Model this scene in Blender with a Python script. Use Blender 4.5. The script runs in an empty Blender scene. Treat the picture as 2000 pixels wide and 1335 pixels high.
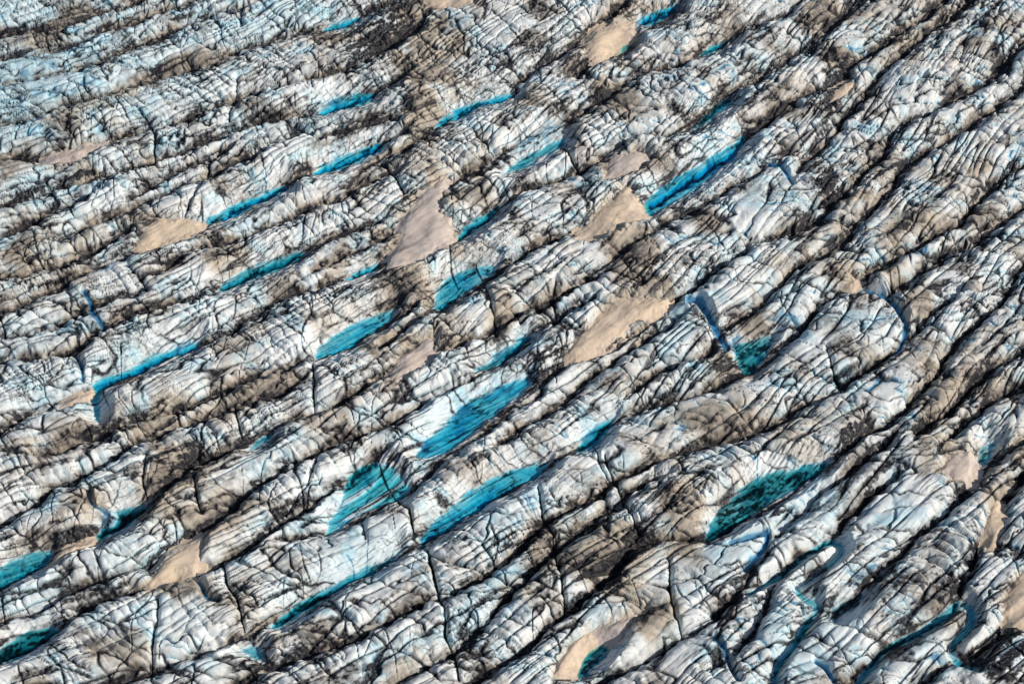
import bpy, math, random
import numpy as np

# ------------------------------------------------------------------ camera, sky, sun, exposure
sc = bpy.context.scene
S = 0.17                      # metres per unit; one unit is one photo pixel at the picture's centre
FPX = 3143.0                  # focal length in photo pixels (2000 px wide)
PITCH = math.radians(46)
W0, H0 = 2000.0, 1335.0
cam_d = bpy.data.cameras.new("camera"); cam = bpy.data.objects.new("camera", cam_d)
sc.collection.objects.link(cam); sc.camera = cam
cam_d.sensor_width = 36.0; cam_d.lens = 36.0 * FPX / W0
cam_d.clip_start = 1.0; cam_d.clip_end = 20000.0
CY, CZ = -FPX * math.cos(PITCH), FPX * math.sin(PITCH)
cam.location = (0, CY * S, CZ * S)
cam.rotation_euler = (math.pi / 2 - PITCH, 0, 0)

SUN_EL, SUN_AZ = math.radians(32), math.radians(-14)   # azimuth measured from +X (picture right) towards +Y
sd = (math.cos(SUN_EL) * math.cos(SUN_AZ), math.cos(SUN_EL) * math.sin(SUN_AZ), math.sin(SUN_EL))
world = bpy.data.worlds.new("World"); sc.world = world; world.use_nodes = True
nt = world.node_tree; bg = nt.nodes["Background"]
sky = nt.nodes.new("ShaderNodeTexSky"); sky.sky_type = 'NISHITA'; sky.sun_disc = False
sky.sun_elevation = SUN_EL; sky.sun_rotation = math.pi / 2 - SUN_AZ
nt.links.new(sky.outputs[0], bg.inputs[0]); bg.inputs[1].default_value = 0.082
sun_d = bpy.data.lights.new("sun", 'SUN'); sun_d.energy = 3.85; sun_d.angle = math.radians(0.6)
sun_d.color = (1.0, 0.93, 0.85)
sun = bpy.data.objects.new("sun", sun_d); sc.collection.objects.link(sun)
from mathutils import Vector, Matrix
sun.rotation_euler = Vector(sd).to_track_quat('Z', 'Y').to_euler()
sun.location = tuple(400 * c for c in sd)
sc.view_settings.view_transform = 'Standard'; sc.view_settings.look = 'None'
sc.view_settings.exposure = 0.0; sc.view_settings.gamma = 1.0
sc.render.engine = 'CYCLES'
sc.cycles.max_bounces = 5; sc.cycles.diffuse_bounces = 2; sc.cycles.transparent_max_bounces = 12

# ------------------------------------------------------------------ maths helpers
f32 = np.float32
def to_ground(px, py):
    """photo pixel -> point of the plane z=0, in units"""
    dx = (px - W0 / 2) / FPX; dy = -(py - H0 / 2) / FPX
    sp, cp = math.sin(PITCH), math.cos(PITCH)
    vy = cp + dy * sp; vz = -sp + dy * cp
    t = CZ / -vz
    return dx * t, CY + vy * t

def _hash(ix, iy, seed):
    h = (ix.astype(np.int64) * 374761393 + iy.astype(np.int64) * 668265263 + seed * 974634777) & 0xffffffff
    h = ((h ^ (h >> 13)) * 1274126177) & 0xffffffff
    return (h ^ (h >> 16)) & 0xffffffff

_A = np.arange(256) * (2 * math.pi / 256)
_GX, _GY = np.cos(_A).astype(f32), np.sin(_A).astype(f32)
def perlin(x, y, seed=0):
    xf = np.floor(x); yf = np.floor(y); fx = (x - xf).astype(f32); fy = (y - yf).astype(f32)
    ix = xf.astype(np.int64); iy = yf.astype(np.int64)
    u = fx * fx * fx * (fx * (fx * 6 - 15) + 10); v = fy * fy * fy * (fy * (fy * 6 - 15) + 10)
    def g(dx, dy):
        h = _hash(ix + dx, iy + dy, seed) & 255
        return _GX[h] * (fx - dx) + _GY[h] * (fy - dy)
    a = g(0, 0); b = g(1, 0); c = g(0, 1); d = g(1, 1)
    return ((a + (b - a) * u) * (1 - v) + (c + (d - c) * u) * v) * f32(1.5)

def fbm(x, y, seed, octs=3, gain=0.5):
    r = 0; amp = 1.0
    for o in range(octs):
        r = r + amp * perlin(x * 2 ** o, y * 2 ** o, seed + 17 * o); amp *= gain
    return r

def worley(x, y, seed, jit=0.9):
    """F1, F2 and the random number of the nearest cell"""
    xf = np.floor(x); yf = np.floor(y); ix = xf.astype(np.int64); iy = yf.astype(np.int64)
    fx = (x - xf).astype(f32); fy = (y - yf).astype(f32)
    f1 = np.full(x.shape, 9, f32); f2 = f1.copy(); idn = np.zeros(x.shape, f32)
    for dx in (-1, 0, 1):
        for dy in (-1, 0, 1):
            h = _hash(ix + dx, iy + dy, seed)
            px = dx + 0.5 + jit * (((h & 1023) / 1023.0).astype(f32) - 0.5)
            py = dy + 0.5 + jit * ((((h >> 10) & 1023) / 1023.0).astype(f32) - 0.5)
            d = np.sqrt((px - fx) ** 2 + (py - fy) ** 2).astype(f32)
            n = d < f1
            f2 = np.where(n, f1, np.minimum(f2, d))
            idn = np.where(n, ((h >> 20) & 1023).astype(f32) / 1023, idn)
            f1 = np.where(n, d, f1)
    return f1, f2, idn

def sstep(a, b, x):
    t = np.clip((x - a) / (b - a), 0, 1); return t * t * (3 - 2 * t)

def seg_dist(X, Y, pts):
    d = np.full(X.shape, 1e9, f32); tt = np.zeros(X.shape, f32); n = len(pts) - 1
    for i in range(n):
        (x0, y0), (x1, y1) = pts[i], pts[i + 1]
        vx, vy = x1 - x0, y1 - y0; L = vx * vx + vy * vy + 1e-6
        t = np.clip(((X - x0) * vx + (Y - y0) * vy) / L, 0, 1)
        e = np.hypot(X - x0 - t * vx, Y - y0 - t * vy)
        m = e < d; d = np.where(m, e, d); tt = np.where(m, (i + t) / n, tt)
    return d, tt

def poly_sd(X, Y, poly):
    """signed distance, positive inside"""
    d, _ = seg_dist(X, Y, list(poly) + [poly[0]])
    ins = np.zeros(X.shape, bool); n = len(poly)
    for i in range(n):
        (x0, y0), (x1, y1) = poly[i], poly[(i + 1) % n]
        if y0 == y1: continue
        c = ((y0 > Y) != (y1 > Y)) & (X < (x1 - x0) * (Y - y0) / (y1 - y0) + x0)
        ins ^= c
    return np.where(ins, d, -d)

def smooth_poly(poly, it=2, closed=True):
    for _ in range(it):
        out = []; n = len(poly)
        rng = range(n) if closed else range(n - 1)
        if not closed: out.append(poly[0])
        for i in rng:
            a, b = poly[i], poly[(i + 1) % n]
            out += [(a[0] * .75 + b[0] * .25, a[1] * .75 + b[1] * .25), (a[0] * .25 + b[0] * .75, a[1] * .25 + b[1] * .75)]
        if not closed: out.append(poly[-1])
        poly = out
    return poly

# ------------------------------------------------------------------ the glacier's plan, surveyed from the photograph
TROUGHS = [
 [(0,78),(60,70),(130,58),(200,35),(250,15),(290,0)],
 [(0,122),(65,112),(140,95),(210,68),(290,42),(360,18),(400,0)],
 [(0,176),(65,162),(133,147),(213,123),(300,85),(395,43),(450,25),(520,0)],
 [(0,253),(75,240),(130,217),(185,202),(240,187),(310,160),(370,145),(440,120),(500,98),(560,75),(640,58),(700,40),(760,15),(800,0)],
 [(0,315),(70,318),(110,318),(160,308),(200,290),(255,270),(320,250),(400,222),(450,205),(520,180),(590,165),(667,147),(710,127),(745,103),(780,85),(830,50),(845,15)],
 [(0,410),(67,393),(133,375),(200,355),(265,335),(350,310),(393,290),(443,270),(500,250),(567,238),(620,222),(680,205),(735,188),(770,165),(800,150)],
 [(0,472),(57,445),(117,415),(187,380)],
 [(100,480),(160,455),(217,430),(300,397),(337,380),(400,357),(467,322),(520,297),(590,265),(650,245),(720,235),(780,215)],
 [(0,632),(60,600),(140,560),(213,522),(287,486),(350,467),(400,440),(480,402),(540,372),(600,345),(670,318),(740,290),(800,268)],
 [(0,548),(60,542),(110,528),(170,500),(230,470),(270,445)],
 [(300,545),(340,515),(383,492),(460,478),(520,452),(600,420),(680,385),(750,352),(800,325)],
 [(0,665),(80,652),(133,635),(175,615),(200,600),(250,585),(300,560)],
 [(0,712),(60,703),(150,697),(175,668),(205,652),(290,612),(365,588),(425,568),(500,538),(560,515),(640,480),(700,455),(760,425)],
 [(0,852),(47,818),(110,797),(160,775),(185,765),(240,740),(300,715),(385,680),(433,665),(477,632),(533,600),(600,575),(653,557),(690,541),(735,522),(790,490),(840,450)],
 [(60,905),(130,885),(200,860),(280,830),(377,803),(433,775),(467,752),(550,728),(615,702),(680,678),(740,645),(790,620),(830,590)],
 [(0,1030),(60,995),(103,968),(150,950),(190,920),(230,893),(280,870),(330,852),(400,828),(470,800),(540,775),(600,750)],
 [(0,1145),(50,1118),(105,1090),(180,1055),(235,1020),(293,988),(333,953),(367,925),(433,900),(480,873),(520,850),(590,822),(667,795),(710,765),(757,735),(830,705),(870,690),(907,672),(967,655),(1034,608),(1060,605),(1134,562),(1200,510),(1234,480),(1280,450),(1350,420),(1420,380),(1500,340),(1550,300)],
 [(0,1222),(67,1200),(120,1172),(170,1150),(240,1128),(300,1110),(350,1070),(400,1037),(450,1000),(480,973),(513,950),(567,915),(620,890),(700,862),(780,822),(833,788),(893,762),(960,725),(1005,690),(1050,655),(1095,618),(1150,590)],
 [(0,1292),(60,1268),(117,1232),(150,1208),(200,1182),(280,1160),(360,1135),(430,1107),(483,1075),(540,1035),(610,990),(660,950),(720,905),(770,875)],
 [(540,1065),(640,1042),(700,1022),(783,975),(827,940),(884,890),(940,850),(1010,800),(1060,765),(1110,715),(1190,685),(1260,648),(1300,612),(1334,588),(1417,528),(1467,485),(1534,465),(1600,430),(1610,423),(1667,370),(1727,317),(1734,287),(1767,253),(1831,220),(1897,183),(1951,143),(2000,90)],
 [(240,1335),(300,1318),(380,1290),(427,1265),(483,1248),(533,1215),(583,1185),(650,1155),(733,1115),(780,1090),(820,1068),(880,1030),(950,985),(1020,950),(1060,922),(1100,895),(1150,868),(1190,832),(1260,802),(1334,783),(1400,765),(1450,740),(1500,712),(1560,660),(1610,595),(1660,570),(1690,558),(1744,515),(1800,480),(1874,445),(1917,393),(2000,330)],
 [(960,880),(1020,840),(1097,792),(1160,745),(1217,695),(1277,655),(1340,622)],
 [(1217,790),(1254,762),(1294,738),(1334,715),(1400,690),(1414,658),(1484,608),(1540,555),(1594,508),(1640,482),(1674,445),(1720,400),(1760,350),(1800,310),(1870,270),(1940,220),(2000,170)],
 [(480,1335),(560,1300),(630,1280),(687,1260),(767,1217),(840,1180),(867,1175),(934,1140),(985,1105),(1037,1052),(1100,1015),(1167,980),(1217,947),(1300,900),(1370,872),(1450,860),(1524,830),(1560,800),(1640,768),(1724,705),(1777,662),(1820,620),(1870,580)],
 [(1727,588),(1780,555),(1867,492),(1920,470),(1960,450),(2000,420)],
 [(790,1335),(870,1290),(934,1245),(984,1190),(1020,1145),(1084,1080),(1140,1040),(1200,1000),(1260,958),(1300,940)],
 [(940,1335),(1027,1280),(1080,1223),(1120,1200),(1165,1160),(1205,1120),(1245,1078),(1310,1065),(1385,1058),(1450,1022),(1530,975),(1620,912),(1680,870),(1740,840),(1780,795),(1830,740),(1867,675),(1920,628),(1950,600),(2000,530)],
 [(1190,1335),(1250,1300),(1334,1250),(1378,1223),(1420,1185),(1455,1150),(1500,1065),(1540,1022),(1600,975),(1650,940),(1700,905),(1760,858)],
 [(1380,1320),(1420,1290),(1470,1240),(1515,1140),(1560,1090),(1600,1064),(1660,1020),(1710,970),(1760,930)],
 [(1500,1335),(1530,1290),(1572,1230),(1620,1190),(1680,1150),(1704,1133),(1767,1080),(1834,1023),(1884,967),(1940,917),(2000,870)],
 [(1660,1335),(1734,1263),(1800,1230),(1860,1190),(1895,1120),(1925,1060),(1960,1000),(2000,940)],
 [(1780,870),(1857,818),(1934,732),(2000,692)],
 [(1840,880),(1894,835),(1950,790),(2000,755)],
 [(1800,1335),(1850,1300),(1900,1290),(1950,1240),(2000,1190)],
 [(700,345),(790,298),(853,248),(920,213),(1000,184),(1050,145),(1120,100),(1160,70),(1200,40),(1240,0)],
 [(860,388),(900,350),(960,325),(1004,300),(1050,275),(1097,252),(1140,225),(1200,190),(1250,160),(1300,135),(1334,130),(1367,112),(1424,85),(1480,60),(1540,25),(1570,0)],
 [(1120,170),(1160,133),(1233,93),(1254,57),(1317,17),(1334,0)],
 [(820,510),(860,488),(910,455),(960,422),(1040,375),(1140,340),(1180,310),(1230,280),(1290,275),(1334,262),(1378,230),(1424,195),(1467,175),(1520,140),(1580,100),(1640,40),(1680,0)],
 [(1130,480),(1200,448),(1257,415),(1334,370),(1400,322),(1450,278),(1500,240),(1560,205),(1620,170),(1667,137),(1744,77),(1800,43),(1850,0)],
 [(600,545),(667,512),(740,478),(790,445)],
 [(740,690),(800,640),(850,607),(900,582),(960,545),(1000,518),(1050,490),(1100,465),(1134,455),(1200,452)],
 [(1550,360),(1587,310),(1650,247),(1684,205),(1727,150),(1794,83),(1840,50),(1900,0)],
 [(560,255),(620,272),(680,262),(760,240),(800,225)],
 [(250,400),(330,350),(400,325),(470,290)],
]
POOLS = [
 # (outline in photo pixels, depth, name, tone, label)
 ([(633,60),(650,48),(680,38),(708,36),(700,46),(670,56),(645,62)],7,'pool','blue',"small slender blue pool near the top edge, left of the olive dirt"),
 ([(1232,66),(1240,48),(1258,32),(1290,20),(1325,8),(1320,22),(1300,38),(1275,50),(1250,60)],9,'pool','blue',"deep blue pool nearest the top edge, upper right of a tan drift"),
 ([(1190,112),(1205,95),(1228,72),(1236,72),(1232,88),(1212,106)],6,'pool','blue',"short thin blue pool along the lower right edge of the topmost tan drift"),
 ([(618,224),(638,206),(660,192),(700,184),(734,185),(728,200),(700,207),(667,217),(640,225)],8,'pool','blue',"blue pool pointing up to a dark brown slope left of the olive dirt band"),
 ([(608,343),(630,322),(670,302),(710,292),(750,282),(742,296),(725,305),(700,320),(670,330),(640,337)],9,'pool','blue',"bright blue lens shaped pool, upper half of a long chain above the left peach drift"),
 ([(397,443),(410,425),(440,409),(475,394),(510,377),(558,362),(562,372),(530,388),(500,403),(470,419),(430,434)],9,'pool','blue',"long narrow dark blue pool starting at the right tip of a small peach drift"),
 ([(850,251),(862,235),(890,216),(920,203),(950,195),(998,180),(1003,192),(975,204),(945,209),(915,222),(885,236),(860,248)],8,'pool','blue',"thin blue pool at the foot of a white block right of the olive dirt band"),
 ([(1000,301),(1015,287),(1045,269),(1070,255),(1099,246),(1097,262),(1070,276),(1050,287),(1025,295)],8,'pool','blue',"upper of two close parallel blue strips of water in the upper middle"),
 ([(985,340),(1020,309),(1060,289),(1104,268),(1102,284),(1060,308),(1020,330)],10,'pool','teal',"lower and thinner of two close parallel blue strips of water in the upper middle"),
 ([(888,474),(900,455),(925,433),(960,411),(978,401),(962,425),(935,447),(910,467)],7,'pool','teal',"narrow teal pool immediately right of the largest pinkish drift"),
 ([(1253,414),(1262,393),(1290,367),(1330,342),(1370,320),(1410,296),(1452,266),(1455,280),(1427,312),(1402,337),(1372,360),(1332,387),(1290,410),(1270,422)],11,'pool','blue',"large blue pool beside a triangular tan drift, widest at the drift end"),
 ([(1350,257),(1373,230),(1398,208),(1430,188),(1428,204),(1402,224),(1377,245)],6,'pool','teal',"thin teal pool under white ribbed ice, above the large blue pool by the triangular drift"),
 ([(1366,110),(1388,92),(1410,83),(1428,80),(1412,95),(1388,106)],6,'pool','teal',"tiny dark teal pool near the top edge in the right half"),
 ([(848,602),(850,575),(868,549),(900,531),(935,524),(970,520),(958,541),(932,557),(907,574),(882,592),(862,607)],11,'pool','blue',"short wide turquoise pool below the largest drift, split by a dark crack"),
 ([(670,546),(690,534),(712,522),(740,516),(737,528),(715,539),(690,546)],6,'pool','blue',"small blue pool at the lower left tail of the largest pinkish drift"),
 ([(422,571),(440,551),(465,534),(500,519),(540,504),(588,492),(596,498),(577,513),(540,530),(500,546),(455,562)],8,'pool','teal',"narrow dark teal pool between two ridges left of centre, fading out to the upper right"),
 ([(180,768),(185,751),(210,737),(250,721),(290,699),(330,684),(370,671),(392,670),(378,685),(345,697),(310,713),(280,729),(250,740),(215,754),(197,768),(194,800),(197,826),(188,822),(183,795)],10,'pool','blue',"bright blue pool on the left with a narrow tail bending down"),
 ([(617,700),(622,680),(645,661),(670,644),(700,629),(740,614),(772,605),(765,625),(737,647),(707,664),(680,680),(650,694)],10,'pool','blue',"blue pool with a black streak of debris, left of the pinkish drift near the centre"),
 ([(812,893),(818,878),(848,850),(883,815),(908,790),(950,768),(990,748),(1030,737),(1038,752),(1012,773),(987,792),(952,822),(917,852),(882,877),(842,895)],13,'pool','blue',"biggest bright cyan pool in the middle, below a smooth pale slab of ice"),
 ([(925,726),(960,700),(985,683),(1020,662),(1038,660),(1004,696),(965,718)],10,'pool','teal',"slim teal pool in the trough just above the biggest cyan pool"),
 ([(672,962),(680,935),(700,914),(730,902),(765,910),(787,935),(803,955),(780,977),(745,988),(700,1008),(660,1033),(638,1043),(645,1015),(665,990)],10,'pool','cyan',"broad pale turquoise pool crossed by a long black crack, lower middle"),
 ([(817,1070),(825,1050),(850,1018),(880,988),(920,958),(955,938),(1000,918),(1040,906),(1074,906),(1052,931),(1022,944),(987,967),(952,987),(912,1012),(872,1037),(840,1058)],13,'pool','blue',"long bright cyan pool ending in a sharp point at a crack junction, lower middle"),
 ([(530,1226),(548,1206),(580,1182),(615,1160),(655,1139),(703,1116),(750,1095),(786,1074),(774,1092),(724,1120),(674,1146),(624,1180),(579,1210),(550,1228)],10,'pool','teal',"long shallow turquoise pool beneath a smooth white slab near the bottom"),
 ([(1128,882),(1135,860),(1155,839),(1180,821),(1202,813),(1192,836),(1172,862),(1150,880)],7,'pool','teal',"small teal pool right of the biggest cyan pool, under ribbed ice"),
 ([(1422,680),(1450,671),(1480,664),(1512,656),(1504,680),(1492,706),(1472,730),(1450,727),(1437,706)],9,'pool','green',"triangular dark green pool at the foot of a deep blue crevasse"),
 ([(1378,1058),(1385,1030),(1400,1003),(1430,973),(1465,943),(1500,923),(1540,920),(1580,908),(1625,902),(1602,926),(1572,947),(1530,967),(1490,992),(1450,1022),(1410,1047)],10,'pool','green',"large dark teal pool speckled with black debris in the lower right"),
 ([(180,1059),(195,1043),(213,1008),(250,993),(294,985),(272,1011),(247,1032),(215,1047),(195,1060)],8,'pool','green',"dark green pool at the foot of a brown slope, lower left"),
 ([(-60,1180),(-30,1130),(0,1108),(20,1095),(60,1079),(103,1077),(97,1096),(70,1117),(35,1132),(0,1151)],10,'pool','teal',"teal pool cut by the left edge, beside a thin peach drift"),
 ([(-60,1320),(-30,1290),(0,1268),(25,1249),(60,1231),(100,1223),(114,1231),(97,1251),(60,1274),(20,1290),(0,1295)],10,'pool','green',"greenish pool cut by the left edge, lowest on that side"),
 ([(1108,1322),(1130,1298),(1150,1268),(1170,1253),(1199,1259),(1182,1281),(1162,1307),(1135,1328)],7,'pool','green',"small clear green pool enclosed by peach ice at the bottom"),
 ([(472,1272),(492,1260),(510,1268),(518,1292),(495,1287)],8,'pool','blue',"small square blue pool close to the bottom edge, left of centre"),
 ([(484,881),(500,864),(527,849),(531,855),(505,877)],6,'pool','teal',"tiny teal pool in a black trough left of the broad pale turquoise pool"),
 ([(1908,905),(1915,880),(1930,868),(1942,872),(1934,895),(1922,908)],6,'pool','green',"tiny dark green pool near the right edge, above a pinkish drift"),
 ([(1620,1206),(1624,1192),(1650,1176),(1680,1160),(1692,1162),(1676,1184),(1650,1200),(1632,1212)],8,'pool','black',"black pool choked with debris, lower right"),
]
STREAMS = [
 ([(1462,1160),(1500,1138),(1534,1118),(1572,1085),(1600,1066),(1624,1057),(1646,1070),(1640,1088),(1612,1110),(1580,1135),(1556,1152)],7,"slender teal stream making a hairpin bend around a tongue of white ice"),
 ([(1556,1152),(1572,1172),(1596,1178),(1592,1200),(1574,1216),(1560,1245),(1535,1275),(1516,1300),(1512,1340)],9,"winding blue stream running down to the bottom edge from the hairpin bend"),
 ([(1670,1345),(1700,1300),(1734,1262),(1775,1246),(1810,1228),(1850,1196),(1868,1180),(1892,1184),(1900,1208),(1885,1236),(1862,1256),(1858,1282),(1876,1300),(1905,1308)],10,"blue stream looping round a rounded ice knoll in the bottom right corner"),
 ([(1345,590),(1366,592),(1382,618),(1398,648),(1418,682)],9,"straight deep blue crevasse leading down to the triangular green pool"),
 ([(1640,566),(1685,568),(1722,580),(1752,604),(1768,635),(1765,662),(1748,690)],8,"crescent shaped blue water curving round the top of a broad ice dome"),
 ([(1425,1062),(1470,1050),(1500,1040),(1494,1066),(1470,1092),(1455,1115)],8,"forked deep blue crevasse just below the speckled dark teal pool"),
 ([(152,698),(162,712),(164,745)],5,"short deep blue crevasse above the tailed blue pool on the left side"),
 ([(168,575),(178,590),(182,610),(196,628),(206,648)],7,"bright blue crevasse high on the left side between two ridge ends"),
 ([(1500,322),(1525,326),(1540,348),(1546,362)],6,"small hooked blue crevasse right of the blue pool by the triangular drift"),
 ([(380,1125),(398,1145),(404,1170),(428,1176)],6,"hooked blue crevasse at the lower right corner of the peach kite shaped drift"),
 ([(1395,1247),(1412,1262),(1424,1300),(1440,1330)],6,"dark blue crevasse curving down to the bottom edge beside a rounded ice block"),
 ([(1590,1295),(1612,1306),(1632,1340)],7,"blue crevasse arching over an ice knoll at the bottom edge"),
 ([(178,965),(180,985),(200,993),(212,1005)],5,"thin zigzag blue crevasse above the dark green pool of the lower left"),
]
DRIFTS = [
 ([(756,510),(778,480),(785,445),(795,415),(830,378),(867,356),(868,378),(862,400),(858,420),(882,430),(880,455),(874,485),(852,490),(840,505),(810,520),(790,530),(762,528)],'pink',"largest drift, pinkish grey with a scalloped tan right edge, upper middle"),
 ([(1118,474),(1145,440),(1180,410),(1210,380),(1226,371),(1240,395),(1266,420),(1240,437),(1210,442),(1180,462),(1150,473)],'tan',"triangular tan drift touching the wide end of a large blue pool"),
 ([(1180,357),(1185,330),(1200,310),(1240,299),(1264,303),(1270,320),(1235,342),(1205,354)],'pink',"rounded pale pink drift just above the triangular tan drift"),
 ([(1108,702),(1115,680),(1150,645),(1180,608),(1210,590),(1245,587),(1302,590),(1297,610),(1250,627),(1215,652),(1185,674),(1150,697),(1125,709)],'tan',"long S shaped tan drift with grey shading, right of centre"),
 ([(273,482),(285,455),(310,437),(350,433),(400,441),(390,456),(350,467),(315,477),(288,487)],'tan',"small peach drift with a dark slit, left of the long dark blue pool"),
 ([(296,1143),(310,1115),(335,1090),(365,1070),(396,1053),(400,1070),(392,1100),(380,1126),(345,1123),(320,1137)],'tan',"kite shaped smooth peach drift in the lower left"),
 ([(760,748),(775,715),(800,690),(825,667),(852,663),(847,690),(827,717),(800,737),(775,757)],'pink',"mauve grey drift in a hollow above the biggest cyan pool"),
 ([(1150,115),(1143,90),(1162,65),(1190,54),(1237,46),(1240,72),(1220,87),(1190,98),(1165,120)],'tan',"tan drift near the top edge with blue water along its right side"),
 ([(1925,1078),(1921,1040),(1934,995),(1950,983),(1957,1010),(1952,1045),(1941,1078)],'tan',"slim cream drift near the right edge"),
 ([(1968,1228),(1960,1190),(1970,1158),(1990,1128),(2030,1100),(2070,1180),(2030,1240),(1990,1235)],'tan',"smooth cream drift cut by the right edge, low down"),
 ([(1832,926),(1843,900),(1868,884),(1900,893),(1914,915),(1895,938),(1860,942)],'pink',"pale mauve drift with curved outline near the right edge, above the slim cream one"),
 ([(85,322),(110,312),(135,301),(170,290),(202,288),(190,303),(150,320),(125,324)],'pink',"flat pinkish drift in a trough on the upper left"),
 ([(842,14),(860,-20),(920,-25),(930,14),(890,21),(860,23)],'tan',"ochre drift cut by the top edge at the head of the olive dirt band"),
 ([(93,1108),(125,1085),(155,1069),(182,1055),(177,1067),(150,1082),(120,1100)],'tan',"thin peach drift between a teal pool and a dark green pool, lower left"),
 ([(118,803),(148,778),(180,764),(172,779),(140,798)],'tan',"narrow brown peach drift left of the blue pool with the bent tail"),
 ([(1620,207),(1628,185),(1645,171),(1664,171),(1652,190)],'tan',"small peach drift beside a black slope in the upper right"),
 ([(1083,1325),(1092,1295),(1115,1264),(1150,1243),(1178,1238),(1163,1252),(1135,1280),(1110,1314)],'tan',"peach drift along the left bank of the small clear green pool"),
 ([(1652,562),(1662,546),(1678,562),(1665,572)],'tan',"tiny bright peach drift above the broad ice dome"),
 ([(1135,1256),(1170,1228),(1215,1212),(1262,1196),(1240,1215),(1210,1240),(1185,1252),(1160,1250)],'pink',"faint pink drift trailing up and right from the small clear green pool"),
]
FRACTURES = [
 ([(734,885),(757,950),(784,993),(800,1007),(810,1057),(837,1087),(854,1157),(867,1197),(870,1250),(887,1290),(897,1335)],3.2),
 ([(1050,965),(1060,1010),(1078,1050),(1082,1085),(1095,1140),(1103,1200)],2.2),
 ([(1204,955),(1225,1000),(1247,1048)],2.4),
 ([(930,520),(945,560),(958,605),(972,665)],2.6),
 ([(1085,560),(1078,590),(1088,628),(1082,650)],3.5),
 ([(1000,582),(1040,605),(1088,628),(1130,600),(1165,595)],2.2),
 ([(1018,640),(1060,612),(1088,628)],2.2),
 ([(875,445),(880,520),(895,565)],2.2),
 ([(745,325),(765,345),(792,388)],3.4),
 ([(459,800),(468,840),(479,872)],2.2),
 ([(612,720),(616,760),(613,812)],2.0),
 ([(476,8),(470,60)],1.8),
 ([(466,165),(455,220),(448,245)],1.6),
 ([(430,300),(400,353),(362,432)],1.8),
 ([(305,265),(303,330)],1.8),
 ([(1096,292),(1125,335),(1147,368)],3.2),
 ([(313,1183),(310,1223),(300,1277),(297,1318)],2.0),
 ([(437,1105),(447,1150),(467,1185),(478,1240)],2.4),
 ([(1182,900),(1188,925),(1204,955)],2.0),
 ([(290,905),(283,960),(290,985)],2.0),
 ([(1334,1250),(1310,1190),(1304,1105)],2.0),
 ([(810,1070),(870,1110),(940,1125),(990,1150)],2.2),
 ([(240,690),(235,740)],1.6),
 ([(1160,870),(1175,930),(1195,948)],1.8),
 ([(380,945),(395,1015)],2.2),
 ([(1610,690),(1625,735),(1645,770)],2.6),
 ([(1800,640),(1850,665),(1870,675)],2.2),
 ([(700,990),(708,1030),(715,1060)],1.2),
 ([(620,905),(600,960),(560,1010)],1.8),
]
# tan/olive dirt sheets, black dirt sheets, clean pale ice: (x, y, rx, ry, angle, weight)
TAN = [(825,140,42,95,-10,1.2),(820,225,40,70,0,1.1),(860,70,50,50,30,.8),(110,85,90,22,-15,.9),(210,200,110,16,-18,.9),(330,150,80,14,-20,.7),(1215,75,80,35,-35,.8),
 (1190,190,50,60,-40,1.0),(1240,490,45,70,-30,.9),(900,340,70,35,-35,.7),(870,460,30,35,0,.8),(1600,50,40,50,0,.7),(1640,120,40,60,20,.8),(1655,500,35,70,0,.8),(1630,390,60,40,-40,.6),
 (1010,610,70,35,-20,.7),(830,600,40,40,0,.8),(760,660,90,30,-30,.6),(60,880,90,25,-15,.8),(320,830,120,30,-25,.7),(500,760,120,30,-25,.5),(350,950,70,60,-30,.8),(430,1010,60,50,-30,.8),
 (130,1030,90,30,-30,.8),(480,790,60,40,-25,.5),(1330,985,55,80,20,1.2),(1210,1060,70,60,-30,1.0),(1230,1110,60,70,-40,1.0),(1060,1120,60,40,-30,.5),(800,1310,100,30,-20,.8),(200,1310,130,40,-15,.7),
 (1250,1240,100,30,-35,.6),(1820,850,40,60,0,.9),(1960,960,60,80,0,.9),(1840,760,50,50,0,.7),(1790,600,40,40,0,.7),(1960,640,40,40,0,.5),(1760,500,60,50,-40,.5),(1240,600,60,30,0,.9),(1370,830,90,30,-30,.5),
 (1450,700,70,40,-30,.6),(1290,560,60,40,0,.8),(760,490,60,40,-30,.4),(640,545,40,20,-30,.7),(190,460,110,22,-22,.5),(100,500,90,25,-15,.5),(430,545,90,25,-22,.6),(1900,350,70,30,-40,.5),(1370,460,60,40,-30,.4),(590,860,90,30,-25,.4),(340,1165,60,30,0,.8),(900,1210,60,20,-30,.3)]
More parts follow.
